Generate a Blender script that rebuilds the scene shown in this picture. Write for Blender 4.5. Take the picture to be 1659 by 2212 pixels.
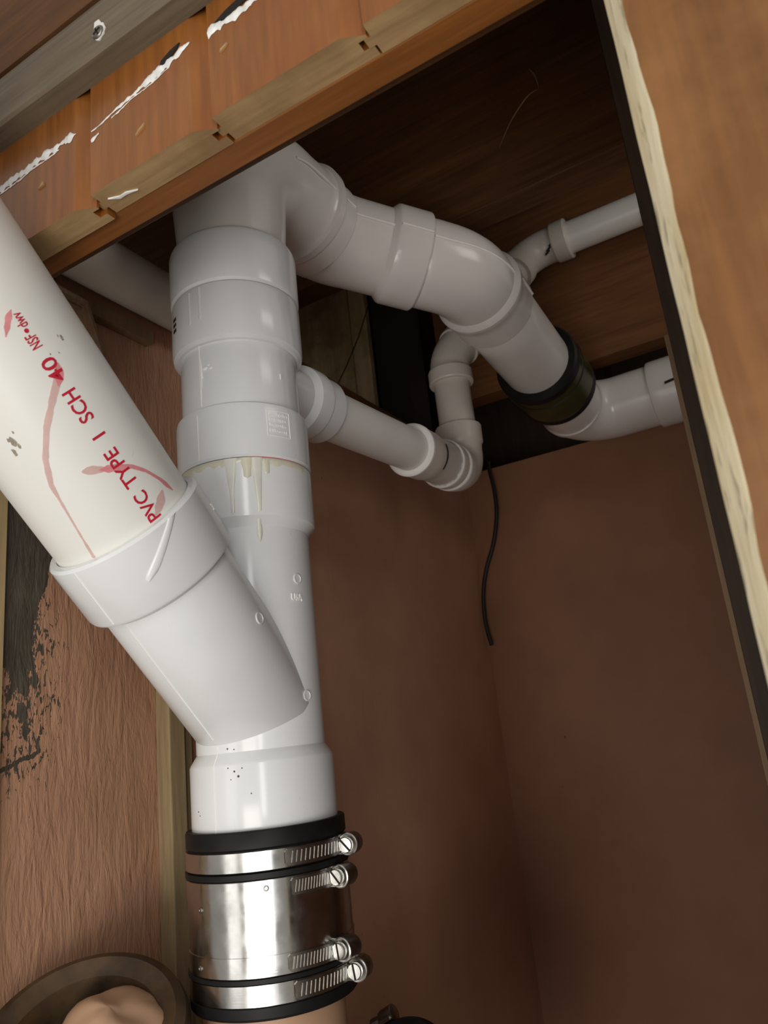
import bpy, bmesh, math, random
from mathutils import Vector as V, Matrix, noise
random.seed(7)
S = bpy.context.scene
for o in list(bpy.data.objects): bpy.data.objects.remove(o)
COL = S.collection

# ------------------------------------------------------------------ camera, world, lights, exposure
# world: X runs along the plank wall to the right, Y into the cavity, Z up; the lens sits at the origin
CR = V((0.855, 0.507, -0.105)); CU = V((0.229, -0.187, 0.955)); CF = V((-0.465, 0.841, 0.276))
CF.normalize(); CU = (CU - CF * CU.dot(CF)).normalized(); CR = CF.cross(CU).normalized()
cam = bpy.data.cameras.new('camera'); co = bpy.data.objects.new('camera', cam); COL.objects.link(co)
co.matrix_world = Matrix(((CR.x, CU.x, -CF.x, 0), (CR.y, CU.y, -CF.y, 0), (CR.z, CU.z, -CF.z, 0), (0, 0, 0, 1)))
cam.sensor_fit = 'VERTICAL'; cam.sensor_height = 36; cam.sensor_width = 27
cam.lens = 1661 / 2212 * 36; cam.clip_start = 0.01
cam.dof.use_dof = True; cam.dof.focus_distance = 0.72; cam.dof.aperture_fstop = 13
S.camera = co

w = bpy.data.worlds.new('room_light'); S.world = w; w.use_nodes = True
w.node_tree.nodes['Background'].inputs[0].default_value = (1.0, 0.95, 0.88, 1)
w.node_tree.nodes['Background'].inputs[1].default_value = 0.40

def area(name, loc, target, sx, sy, power, col):
    l = bpy.data.lights.new(name, 'AREA'); l.shape = 'RECTANGLE'; l.size = sx; l.size_y = sy
    l.energy = power; l.color = col
    o = bpy.data.objects.new(name, l); COL.objects.link(o); o.location = loc
    o.rotation_euler = (V(target) - V(loc)).to_track_quat('-Z', 'Y').to_euler()
    return o
area('window_light', (0.95, -1.25, 0.15), (-0.45, 0.6, 0.1), 0.30, 1.6, 11, (0.97, 0.99, 1.0))
area('doorway_light', (-1.0, -1.9, 0.0), (-0.45, 0.5, 0.1), 0.8, 1.7, 7.5, (1.0, 0.98, 0.95))
area('low_fill_light', (0.10, -1.05, -0.60), (-0.40, 0.9, 0.30), 0.8, 0.7, 12, (1.0, 0.96, 0.90))  # unseen fill light, added low in front to brighten the cavity from below
area('side_room_light', (0.75, 0.62, 0.80), (-0.40, 0.78, 0.66), 0.45, 0.45, 2.1, (1.0, 0.96, 0.90))

S.view_settings.view_transform = 'Standard'; S.view_settings.look = 'None'
S.view_settings.exposure = 0.0; S.view_settings.gamma = 1; S.view_settings.use_curve_mapping = False

# ------------------------------------------------------------------ materials
def srgb(r, g, b):
    f = lambda c: (c / 12.92 if c <= 0.04045 else ((c + 0.055) / 1.055) ** 2.4)
    return (f(r / 255), f(g / 255), f(b / 255), 1)

class NT:
    def __init__(s, name):
        s.m = bpy.data.materials.new(name); s.m.use_nodes = True; s.t = s.m.node_tree
        s.b = s.t.nodes['Principled BSDF']
    def n(s, typ, **kw):
        x = s.t.nodes.new(typ)
        for k, v in kw.items():
            if k.startswith('i_'):
                k = k[2:]; k = int(k) if k.isdigit() else k
                if isinstance(v, bpy.types.NodeSocket): s.t.links.new(v, x.inputs[k])
                else: x.inputs[k].default_value = v
            else: setattr(x, k, v)
        return x
    def l(s, a, b): s.t.links.new(a, b)
    def coord(s, scale=(1, 1, 1)):
        t = s.n('ShaderNodeTexCoord')
        return s.n('ShaderNodeMapping', i_0=t.outputs['Object'], i_Scale=scale).outputs[0]
    def noise(s, vec, scale, detail=4, rough=0.55, dist=0):
        return s.n('ShaderNodeTexNoise', i_Vector=vec, i_Scale=scale, i_Detail=detail, i_Roughness=rough, i_Distortion=dist).outputs[0]
    def ramp(s, fac, stops):
        r = s.n('ShaderNodeValToRGB'); s.l(fac, r.inputs[0]); e = r.color_ramp.elements
        while len(e) < len(stops): e.new(0.5)
        for el, (p, c) in zip(e, stops):
            el.position = p; el.color = c if len(c) == 4 else (*c, 1)
        return r.outputs[0]
    def mix(s, fac, a, b, mode='MIX'):
        x = s.n('ShaderNodeMix', data_type='RGBA', blend_type=mode)
        for i, v in ((0, fac), (6, a), (7, b)):
            if isinstance(v, bpy.types.NodeSocket): s.l(v, x.inputs[i])
            else: x.inputs[i].default_value = v
        return x.outputs[2]
    def math(s, op, a, b=0.0, c=None):
        x = s.n('ShaderNodeMath', operation=op)
        for i, v in enumerate((a, b) if c is None else (a, b, c)):
            if isinstance(v, bpy.types.NodeSocket): s.l(v, x.inputs[i])
            else: x.inputs[i].default_value = v
        return x.outputs[0]
    def bump(s, h, strength, dist=0.001, prev=None):
        x = s.n('ShaderNodeBump', i_Strength=strength, i_Distance=dist, i_Height=h)
        if prev is not None: s.l(prev, x.inputs['Normal'])
        s.l(x.outputs[0], s.b.inputs['Normal']); return x.outputs[0]
    def base(s, c):
        if isinstance(c, bpy.types.NodeSocket): s.l(c, s.b.inputs['Base Color'])
        else: s.b.inputs['Base Color'].default_value = c
    def set(s, **kw):
        for k, v in kw.items(): s.b.inputs[k.replace('_', ' ')].default_value = v
        return s

def plain(name, c, rough=0.5, metal=0.0, var=0.0, scale=40, bump=0.0, coat=0.0):
    t = NT(name); t.set(Roughness=rough, Metallic=metal)
    if coat: t.set(Coat_Weight=coat, Coat_Roughness=0.15)
    if var or bump:
        nz = t.noise(t.coord(), scale, 5)
        if var:
            d = tuple(x * (1 - var) for x in c[:3]); l = tuple(min(1, x * (1 + var)) for x in c[:3])
            t.base(t.ramp(nz, [(0.3, d), (0.7, l)]))
        else: t.base(c)
        if bump: t.bump(nz, bump, 0.0008)
    else: t.base(c)
    return t.m

def pvc(name, c, rough=0.32, dirt=0.12):
    t = NT(name); t.set(Roughness=rough, IOR=1.5)
    co_ = t.coord()
    a = t.noise(co_, 7, 5, 0.6); b = t.noise(co_, 130, 3, 0.6)
    dk = tuple(x * (1 - dirt) for x in c[:3])
    col = t.ramp(a, [(0.30, (*dk, 1)), (0.55, c)])
    sp = t.ramp(b, [(0.70, (0, 0, 0)), (0.76, (1, 1, 1))])
    big = t.ramp(t.noise(co_, 22, 2), [(0.52, (0, 0, 0)), (0.66, (1, 1, 1))])
    m = t.math('MULTIPLY', t.math('MULTIPLY', sp, big), 0.35)
    t.base(t.mix(m, col, srgb(120, 105, 88)))
    t.bump(t.noise(co_, 260, 2), 0.03, 0.0004)
    return t.m

def wood(name, c0, c1, grain='x', rough=0.55, scale=1.0, coat=0.0, contrast=0.2, bump=0.25, blotch=None):
    t = NT(name); t.set(Roughness=rough)
    if coat: t.set(Coat_Weight=coat, Coat_Roughness=0.2)
    k = {'x': (2.2, 30, 30), 'y': (30, 2.2, 30), 'z': (30, 30, 2.2)}[grain]
    v = t.coord(tuple(q * scale for q in k))
    oi = t.n('ShaderNodeObjectInfo').outputs['Random']
    off = t.n('ShaderNodeVectorMath', operation='ADD', i_0=v)
    cmb = t.n('ShaderNodeCombineXYZ', i_0=t.math('MULTIPLY', oi, 30.0), i_1=t.math('MULTIPLY', oi, 17.0), i_2=t.math('MULTIPLY', oi, 23.0))
    t.l(cmb.outputs[0], off.inputs[1])
    g = t.noise(off.outputs[0], 1.6, 6, 0.62, 0.4)
    fine = t.noise(off.outputs[0], 6, 3, 0.6)
    col = t.ramp(g, [(0.5 - contrast, c0), (0.5 + contrast, c1)])
    col = t.mix(0.35, col, t.ramp(fine, [(0.35, tuple(x * 0.72 for x in c0[:3]) + (1,)), (0.65, c1)]))
    if blotch:
        bl = t.ramp(t.noise(t.coord(), 16, 4, 0.6), [(0.45, (0, 0, 0)), (0.68, (1, 1, 1))])
        col = t.mix(t.math('MULTIPLY', bl, 0.6), col, blotch)
    t.base(col); t.bump(fine, bump, 0.0008)
    return t.m

M = {}
M['pvc'] = pvc('white_pvc', (0.78, 0.79, 0.79, 1), 0.17, 0.06)
M['pvc_pipe'] = pvc('cream_pvc_pipe', (0.80, 0.785, 0.74, 1), 0.34, 0.07)
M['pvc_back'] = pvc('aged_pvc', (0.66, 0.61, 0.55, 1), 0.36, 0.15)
M['pvc_run'] = pvc('grey_white_pvc', (0.76, 0.725, 0.70, 1), 0.20, 0.07)
M['seam'] = plain('pvc_seam', (0.93, 0.91, 0.88, 1), 0.10)  # whiter than the fittings: the highlight on raised seams is put into the colour
M['rim'] = plain('pvc_bevel_rim', (0.84, 0.82, 0.79, 1), 0.3)
M['rubber'] = plain('black_rubber', (0.008, 0.008, 0.008, 1), 0.5, var=0.3, scale=60, bump=0.15); M['rubber'].node_tree.nodes['Principled BSDF'].inputs['Specular IOR Level'].default_value = 0.25
M['rubber_green'] = plain('dark_green_band', srgb(58, 62, 26), 0.24, 0.3, var=0.4, scale=30)
M['red'] = plain('red_ink', srgb(190, 22, 50), 0.5)
M['pink'] = plain('pink_ink_smear', srgb(232, 140, 145), 0.45, var=0.16, scale=90)
M['pinkpale'] = plain('pale_pink_ink_smear', srgb(222, 178, 172), 0.45, var=0.1, scale=90)
for k_, al in (('pink', .75), ('pinkpale', .62)): M[k_].node_tree.nodes['Principled BSDF'].inputs['Alpha'].default_value = al
M['black'] = plain('black_mark', (0.01, 0.009, 0.008, 1), 0.8)
M['dirt'] = plain('grey_dirt', srgb(150, 140, 126), 0.7, var=0.3, scale=300)
M['hole'] = plain('dark_gouge_void', (0.012, 0.008, 0.005, 1), 0.9)
M['cable'] = plain('black_cable_jacket', (0.008, 0.008, 0.008, 1), 0.5)
M['glue'] = plain('dried_cement', (0.74, 0.735, 0.66, 1), 0.18, var=0.07, scale=60)
M['gluey'] = plain('yellowed_cement', srgb(218, 214, 192), 0.22, var=0.06, scale=70)
M['paint'] = plain('white_paint_drip', (0.80, 0.79, 0.76, 1), 0.2, var=0.15, scale=150, bump=0.5)
M['wax'] = plain('screw_plaster', (0.75, 0.74, 0.70, 1), 0.5, var=0.1, scale=200, bump=0.5)
M['zinc'] = plain('zinc_screw', (0.72, 0.71, 0.68, 1), 0.28, 1.0, var=0.15, scale=300)
M['dark_steel'] = plain('dull_steel', (0.30, 0.28, 0.25, 1), 0.35, 1.0, var=0.2, scale=200)

def steel():
    t = NT('polished_steel_band'); t.set(Metallic=1.0, Roughness=0.16)
    v = t.coord((14, 14, 900)); nz = t.noise(v, 1.0, 3)
    t.base(t.ramp(t.noise(t.coord(), 35, 4), [(0.3, (0.42, 0.415, 0.40)), (0.7, (0.56, 0.55, 0.53))]))
    t.l(t.ramp(t.noise(t.coord(), 60, 5), [(0.3, (0.12,) * 3), (0.75, (0.30,) * 3)]), t.b.inputs['Roughness'])
    t.bump(nz, 0.04, 0.0003); return t.m
M['steel'] = steel()

M['plank'] = wood('orange_varnished_pine', srgb(122, 70, 24), srgb(152, 94, 40), 'z', 0.30, 1.0, 0.35, blotch=srgb(132, 70, 26))
M['plank_near'] = wood('orange_stained_board', srgb(108, 68, 30), srgb(132, 86, 42), 'z', 0.42, 0.8, 0.1, blotch=srgb(146, 102, 58))
M['plank_end'] = wood('pale_sawn_end', srgb(150, 118, 78), srgb(186, 154, 108), 'x', 0.75, 1.0, blotch=srgb(128, 98, 62))
M['batten'] = wood('brown_stained_batten', srgb(120, 70, 28), srgb(150, 92, 40), 'x', 0.5)
M['grey_trim'] = wood('weathered_grey_trim', srgb(92, 80, 62), srgb(122, 108, 88), 'x', 0.6, contrast=0.25)
M['joist'] = wood('dark_joist', srgb(70, 42, 18), srgb(118, 74, 34), 'x', 0.7, 0.7)
M['joist_bare'] = wood('brown_joist', srgb(92, 56, 26), srgb(128, 82, 42), 'x', 0.7, 0.7)
M['stud'] = wood('dark_stud', srgb(40, 28, 18), srgb(66, 46, 28), 'z', 0.7)
M['lath'] = wood('brown_lath', srgb(112, 88, 64), srgb(140, 112, 82), 'z', 0.7)
M['strip'] = wood('raw_wood_strip', srgb(132, 112, 80), srgb(172, 150, 112), 'z', 0.7, 1.2, contrast=0.3)
M['cream_trim'] = wood('cream_post', srgb(160, 136, 96), srgb(186, 162, 118), 'z', 0.7)
M['ply'] = wood('dusty_plywood', srgb(206, 172, 122), srgb(232, 202, 154), 'z', 0.8, 0.5, blotch=srgb(140, 108, 66))
M['subfloor'] = wood('subfloor_boards', srgb(58, 34, 18), srgb(84, 52, 28), 'y', 0.8)

def edge_mat():
    t = NT('pale_rough_cut_edge'); t.set(Roughness=0.8)
    c = t.coord((60, 60, 9)); n1 = t.noise(c, 1.2, 5)
    col = t.ramp(n1, [(0.3, srgb(226, 206, 160)), (0.62, srgb(252, 242, 208))])
    v = t.noise(t.coord((150, 150, 34)), 1.0, 3)
    vm = t.ramp(v, [(0.60, (0, 0, 0)), (0.68, (1, 1, 1))])
    t.base(t.mix(t.math('MULTIPLY', vm, 0.55), col, srgb(120, 104, 72)))
    t.bump(v, 0.5, 0.0015); return t.m
M['edge'] = edge_mat()

def wall_paint(name, c0, c1, patch=False, rip=0.5):
    t = NT(name); t.set(Roughness=0.62)
    co_ = t.coord()
    col = t.ramp(t.noise(co_, 5, 5, 0.6), [(0.3, c0), (0.7, c1)])
    ripv = t.noise(t.coord((70, 70, 16)), 1.0, 4, 0.6, 0.6)
    ripf = t.noise(t.coord((260, 260, 60)), 1.0, 3, 0.6, 0.4)
    sp = t.noise(t.coord((60, 60, 34)), 1.0, 1)
    sm = t.ramp(sp, [(0.80, (0, 0, 0)), (0.83, (1, 1, 1))])
    col = t.mix(t.math('MULTIPLY', sm, 0.85), col, srgb(52, 28, 18))
    h = t.math('ADD', ripv, t.math('MULTIPLY', ripf, 0.35))
    if patch:
        xyz = t.n('ShaderNodeSeparateXYZ', i_0=co_).outputs
        y, z = xyz[1], xyz[2]
        # smoother further from the opening
        fade = t.n('ShaderNodeMapRange', i_0=y, i_1=0.60, i_2=0.85, i_3=1.0, i_4=0.12).outputs[0]
        # bare dark wedge: right bound falls towards the bottom, ragged by noise
        bound = t.n('ShaderNodeMapRange', i_0=z, i_1=0.035, i_2=0.19, i_3=0.448, i_4=0.478).outputs[0]
        rag = t.math('MULTIPLY', t.math('SUBTRACT', t.noise(t.coord((1, 30, 15)), 1.4, 6, 0.7), 0.5), 0.075)
        right = t.math('SUBTRACT', t.math('ADD', bound, rag), y)
        isl = t.math('SUBTRACT', t.noise(t.coord((1, 75, 26)), 1.0, 5, 0.65), 0.5)
        lowb = t.math('ADD', 0.018, t.math('MULTIPLY', t.math('ABSOLUTE', t.math('SUBTRACT', y, 0.456)), 1.9))
        zz = t.math('ADD', t.math('SUBTRACT', z, lowb), t.math('MULTIPLY', isl, 0.20))
        m1 = t.math('MULTIPLY', t.math('GREATER_THAN', right, 0.0), t.math('GREATER_THAN', zz, 0.0))
        # fringe of small flecks round the wedge
        dy = t.math('DIVIDE', t.math('SUBTRACT', y, 0.447), 0.046); dz = t.math('DIVIDE', t.math('SUBTRACT', z, 0.075), 0.105)
        rr = t.math('SQRT', t.math('ADD', t.math('MULTIPLY', dy, dy), t.math('MULTIPLY', dz, dz)))
        fl = t.noise(t.coord((1, 240, 95)), 1.0, 4, 0.6, 0.8)
        m2 = t.math('GREATER_THAN', fl, t.math('ADD', 0.545, t.math('MULTIPLY', t.math('MAXIMUM', t.math('SUBTRACT', rr, 0.6), 0.0), 0.28)))
        cr = t.math('LESS_THAN', t.math('ABSOLUTE', t.math('ADD', t.math('SUBTRACT', z, t.math('ADD', 0.006, t.math('MULTIPLY', t.math('SUBTRACT', y, 0.43), 0.35))), t.math('MULTIPLY', isl, 0.012))), 0.0022)
        cr = t.math('MULTIPLY', cr, t.math('LESS_THAN', y, 0.466))
        mk = t.math('MAXIMUM', t.math('MAXIMUM', m1, m2), cr)
        col = t.mix(mk, col, t.ramp(t.noise(co_, 40, 3), [(0.3, srgb(70, 63, 53)), (0.7, srgb(88, 81, 69))]))
        h = t.math('SUBTRACT', t.math('MULTIPLY', h, fade), t.math('MULTIPLY', mk, 0.9))
    t.base(col); t.bump(h, rip, 0.0035)
    return t.m
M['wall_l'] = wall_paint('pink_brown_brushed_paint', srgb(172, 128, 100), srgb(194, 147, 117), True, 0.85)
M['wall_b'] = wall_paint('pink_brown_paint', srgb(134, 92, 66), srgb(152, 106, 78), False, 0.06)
M['iron_paint'] = plain('painted_iron', srgb(186, 148, 118), 0.5, var=0.10, scale=14, bump=0.3)
M['iron_rust'] = plain('rusty_iron', srgb(70, 52, 32), 0.5, 0.1, var=0.65, scale=26, bump=1.0)
M['floor'] = plain('concrete_floor', srgb(110, 98, 86), 0.8, var=0.15, scale=8)

# ------------------------------------------------------------------ mesh building
class MB:
    def __init__(s): s.v = []; s.f = []; s.m = []
    def quadgrid(s, rings, closed=True, mi=0):
        """rings: list of lists of points, all of one length"""
        b = len(s.v); n = len(rings[0])
        for r in rings: s.v += [tuple(p) for p in r]
        for i in range(len(rings) - 1):
            for j in range(n if closed else n - 1):
                k = (j + 1) % n
                s.f.append((b + i * n + j, b + i * n + k, b + (i + 1) * n + k, b + (i + 1) * n + j)); s.m.append(mi)
        return b, n, len(rings)
    def cap(s, idx, mi=0): s.f.append(tuple(idx)); s.m.append(mi)
    def sweep(s, pts, rad, seg=64, mi=0, caps=True, ref=None, bumps=None):
        pts = [V(p) for p in pts]; N = len(pts)
        tans = []
        for i in range(N):
            a = pts[max(0, i - 1)]; c = pts[min(N - 1, i + 1)]
            k = 1
            while (c - a).length < 1e-7 and k < N:
                k += 1; a = pts[max(0, i - k)]; c = pts[min(N - 1, i + k)]
            tans.append((c - a).normalized())
        u = V(ref) if ref else (V((0, 0, 1)) if abs(tans[0].z) < 0.9 else V((1, 0, 0)))
        rings = []
        for p, t, r in zip(pts, tans, rad):
            u = (u - t * u.dot(t)).normalized(); w_ = t.cross(u)
            rings.append([p + (u * math.cos(a) + w_ * math.sin(a)) * r for a in (2 * math.pi * j / seg for j in range(seg))])
        b, n, R = s.quadgrid(rings, True, mi)
        if caps:
            s.cap([b + j for j in range(n)][::-1], mi); s.cap([b + (R - 1) * n + j for j in range(n)], mi)
        return s
    def lathe(s, p0, d, prof, seg=64, mi=0, caps=True):
        d = V(d).normalized(); p0 = V(p0)
        u = V((0, 0, 1)) if abs(d.z) < 0.9 else V((1, 0, 0))
        u = (u - d * u.dot(d)).normalized(); w_ = d.cross(u)
        rings = [[p0 + d * q + (u * math.cos(a) + w_ * math.sin(a)) * r for a in (2 * math.pi * j / seg for j in range(seg))] for q, r in prof]
        b, n, R = s.quadgrid(rings, True, mi)
        if caps:
            s.cap([b + j for j in range(n)][::-1], mi); s.cap([b + (R - 1) * n + j for j in range(n)], mi)
        return s
    def box(s, x0, x1, y0, y1, z0, z1, mi=0):
        b = len(s.v)
        s.v += [(x0, y0, z0), (x1, y0, z0), (x1, y1, z0), (x0, y1, z0), (x0, y0, z1), (x1, y0, z1), (x1, y1, z1), (x0, y1, z1)]
        for q in ((3, 2, 1, 0), (4, 5, 6, 7), (0, 1, 5, 4), (1, 2, 6, 5), (2, 3, 7, 6), (3, 0, 4, 7)):
            s.f.append(tuple(b + i for i in q)); s.m.append(mi)
        return s
    def obox(s, c, ax, ay, az, mi=0):
        """oriented box: centre and three half-extent vectors"""
        c = V(c); ax = V(ax); ay = V(ay); az = V(az); b = len(s.v)
        for sz in (-1, 1):
            for sx, sy in ((-1, -1), (1, -1), (1, 1), (-1, 1)): s.v.append(tuple(c + ax * sx + ay * sy + az * sz))
        for q in ((3, 2, 1, 0), (4, 5, 6, 7), (0, 1, 5, 4), (1, 2, 6, 5), (2, 3, 7, 6), (3, 0, 4, 7)):
            s.f.append(tuple(b + i for i in q)); s.m.append(mi)
        return s
    def prism(s, poly, axis, a0, a1, mi=0, mcap0=None, mcap1=None):
        """extrude a polygon along an axis ('x': poly is (y,z); 'z': poly is (x,y))"""
        f = (lambda p, a: (a, p[0], p[1])) if axis == 'x' else ((lambda p, a: (p[0], p[1], a)) if axis == 'z' else (lambda p, a: (p[0], a, p[1])))
        b, n, R = s.quadgrid([[f(p, a0) for p in poly], [f(p, a1) for p in poly]], True, mi)
        s.cap([b + j for j in range(n)][::-1], mi if mcap0 is None else mcap0)
        s.cap([b + n + j for j in range(n)], mi if mcap1 is None else mcap1)
        return s
    def ball(s, c, r, seg=12, sc=(1, 1, 1), mi=0):
        rings = []
        for i in range(seg + 1):
            th = math.pi * (i / seg) * 0.998 + 0.003
            rings.append([V(c) + V((r * sc[0] * math.sin(th) * math.cos(a), r * sc[1] * math.sin(th) * math.sin(a), r * sc[2] * math.cos(th))) for a in (2 * math.pi * j / seg for j in range(seg))])
        s.quadgrid(rings, True, mi); return s
    def build(s, name, mats, parent=None, smooth=32, bevel=0.0):
        me = bpy.data.meshes.new(name)
        off = V((0, 0, 0)); q = parent
        while q is not None: off += q.location; q = q.parent
        me.from_pydata([tuple(V(p) - off) for p in s.v], [], s.f); me.validate()
        bm = bmesh.new(); bm.from_mesh(me); bmesh.ops.recalc_face_normals(bm, faces=bm.faces); bm.to_mesh(me); bm.free()
        if not isinstance(mats, (list, tuple)): mats = [mats]
        for m_ in mats: me.materials.append(M[m_] if isinstance(m_, str) else m_)
        if len(mats) > 1 and len(me.polygons) == len(s.m):
            me.polygons.foreach_set('material_index', s.m)
        if smooth:
            me.polygons.foreach_set('use_smooth', [True] * len(me.polygons)); me.set_sharp_from_angle(angle=math.radians(smooth))
        o = bpy.data.objects.new(name, me); COL.objects.link(o)
        if parent is not None: o.parent = parent
        if bevel:
            bv = o.modifiers.new('edge_rounding', 'BEVEL'); bv.width = bevel; bv.segments = 2; bv.limit_method = 'ANGLE'
        return o

def tag(o, label=None, cat=None, group=None, kind=None):
    if label: o['label'] = label
    if cat: o['category'] = cat
    if group: o['group'] = group
    if kind: o['kind'] = kind
    return o
def thing(name, label, cat, loc, group=None):
    o = bpy.data.objects.new(name, None); COL.objects.link(o); o.location = loc; o.empty_display_size = 0.02
    return tag(o, label, cat, group)
def struct(name, mb, mat, smooth=0, label=None, cat=None):
    o = mb.build(name, mat, None, smooth); tag(o, label, cat, None, 'structure'); return o

class Path:
    """polyline with rounded bends; s is arc length"""
    def __init__(s, P, R):
        P = [V(p) for p in P]; s.seg = []; cur = P[0]; L = 0
        for i in range(1, len(P) - 1):
            a = (P[i] - P[i - 1]).normalized(); b = (P[i + 1] - P[i]).normalized()
            th = a.angle(b); t = R[i - 1] * math.tan(th / 2)
            q0 = P[i] - a * t; q1 = P[i] + b * t
            s.seg.append(('l', cur, q0, L)); L += (q0 - cur).length
            nrm = (b - a * a.dot(b)).normalized(); c = q0 + nrm * R[i - 1]
            s.seg.append(('a', c, -nrm, a, R[i - 1], th, L)); L += R[i - 1] * th
            cur = q1
        s.seg.append(('l', cur, P[-1], L)); s.L = L + (P[-1] - cur).length
        s.bends = [(g[6], g[6] + g[4] * g[5]) for g in s.seg if g[0] == 'a']
    def at(s, q):
        for i, g in enumerate(s.seg):
            st = g[3] if g[0] == 'l' else g[6]
            en = st + ((g[2] - g[1]).length if g[0] == 'l' else g[4] * g[5])
            if q <= en + 1e-9 or i == len(s.seg) - 1:
                if g[0] == 'l': return g[1] + (g[2] - g[1]).normalized() * (q - st)
                a = (q - st) / g[4]; return g[1] + g[2] * g[4] * math.cos(a) + g[3] * g[4] * math.sin(a)
    def prof(s, pr):
        """expand a profile [(s, r)] with samples through the bends"""
        out = [pr[0]]
        for (a, ra), (b, rb) in zip(pr, pr[1:]):
            n = 1
            for (x, y) in s.bends:
                if b > x and a < y: n = max(n, int((min(b, y) - max(a, x)) / 0.006) + 1)
            if n == 1 and b - a > 0.03: n = 4
            for k in range(1, n + 1): out.append((a + (b - a) * k / n, ra + (rb - ra) * k / n))
        return out
    def tube(s, mb, pr, seg=64, mi=0, caps=True, ref=None):
        q = s.prof(pr); mb.sweep([s.at(a) for a, r in q], [r for a, r in q], seg, mi, caps, ref); return mb
    def side(s, mb, pr, sidev, r=0.0007, lift=0.0, mi=0):
        """thin raised seam along the path on the side nearest sidev"""
        q = s.prof(pr); pts = []
        for i, (a, rr) in enumerate(q):
            p = s.at(a); t = (s.at(a + 1e-3) - s.at(a - 1e-3)).normalized()
            d = sidev(t) if callable(sidev) else V(sidev)
            d = (d - t * d.dot(t)).normalized(); pts.append(p + d * (rr + lift))
        mb.sweep(pts, [r] * len(pts), 8, mi)
        return mb

def rounded(a, b, r, e=0.0015):
    return [(a, r - e), (a + e, r), (b - e, r), (b, r - e)]

# ------------------------------------------------------------------ the setting
XL, YB, ZT = -0.636, 1.55, 0.542        # left wall, back wall, wall tops
FL = -1.15; TOP = 1.12                  # floor, underside of the floor above
struct('floor', MB().box(-1.9, 1.2, 0.2, 2.0, FL - 0.05, FL), 'floor')
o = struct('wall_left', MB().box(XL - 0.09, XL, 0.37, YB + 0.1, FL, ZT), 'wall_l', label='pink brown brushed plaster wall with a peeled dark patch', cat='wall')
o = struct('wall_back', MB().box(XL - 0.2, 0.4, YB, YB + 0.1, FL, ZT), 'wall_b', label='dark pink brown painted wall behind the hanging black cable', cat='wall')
struct('wall_right', MB().box(0.14, 0.2, 0.37, YB + 0.3, FL, 0.60), 'wall_b')
struct('wall_far', MB().box(-1.9, 0.3, 1.80, 1.85, FL, TOP), 'stud')
struct('wall_bay', MB().box(-1.75, -1.70, 0.2, 1.9, FL, TOP), 'stud')
# floor boards above, one board each
ce = bpy.data.objects.new('ceiling', None); COL.objects.link(ce); tag(ce, 'dark floor boards above the joists', 'ceiling', None, 'structure')
ce.location = (0, 1.0, TOP)
for i in range(13):
    x = -1.8 + i * 0.16
    MB().box(x, x + 0.157, 0.32, 1.9, TOP, TOP + 0.02).build('board', 'subfloor', ce, 0)

# plank wall (front): tongue and groove boards with sawn lower ends
wf = bpy.data.objects.new('wall_front', None); COL.objects.link(wf); wf.location = (0, 0.31, FL)
tag(wf, 'orange varnished tongue and groove plank wall with a cut opening', 'wall', None, 'structure')
PW = 0.1106; X0 = -0.036; YF = 0.300; YR = 0.3228        # plank width, joint, front and rear of the planks
def plank(xa, xb, z0, z1, end='plank_end', face='plank'):
    g0, g1 = YF + .0090, YF + .0156
    p = [(xa + .0012, YF), (xb - .0150, YF), (xb - .0010, YF + .0070), (xb - .0010, g0), (xb - .0074, g0), (xb - .0074, g1), (xb - .0008, g1), (xb - .0008, YR),
         (xa + .0008, YR), (xa + .0008, g1), (xa - .0038, g1), (xa - .0038, g0), (xa + .0008, g0), (xa + .0008, YF + .003)]
    return MB().prism(p, 'z', z0, z1, 0, 1, 1).build('plank', [face, end], wf, 0)
zs = [0.3745, 0.3750, 0.3735, 0.3690, 0.3740, 0.3740]
planks = {}
for k in range(6):
    xb = X0 - PW * k; planks[k] = plank(xb - PW, xb, zs[k], TOP - 0.02)
for k in range(6, 12):
    xb = X0 - PW * k; plank(xb - PW, xb, FL, TOP - 0.02)
for k in range(1, 9):
    xb = X0 + .1105 + PW * k; plank(xb - PW, xb, FL, TOP - 0.02, face='plank_near')
plank(X0, -0.0174, 0.3745, TOP - 0.02)
# near board on the right: ripped edge, slanted and chipped
mb = MB(); rings = []
for i in range(281):
    z = FL + (TOP - 0.02 - FL) * i / 280
    c = 0.0014 * noise.noise((3.1, 7.7, z * 38)) + 0.0034 * max(0, noise.noise((9.2, 1.7, z * 22)) - 0.05)
    j = 0.0003 * noise.noise((1.1, 4.7, z * 30))
    rings.append([(-0.0166 + c, YF, z), (-0.0178 + c * .8, YF + .0018, z), (-0.0254 + j, YR, z), (0.0738, YR, z), (0.0738, YF, z)])
b, n, R = mb.quadgrid(rings, True, 0)
for i, f in enumerate(mb.f):
    if i % 5 in (0, 1): mb.m[i] = 1
mb.cap([b + j for j in range(n)][::-1], 1); mb.cap([b + (R - 1) * n + j for j in range(n)], 1)
nb = mb.build('plank', ['plank_near', 'edge'], wf, 40)
tag(nb, 'near orange board with a pale ragged sawn edge')
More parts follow.
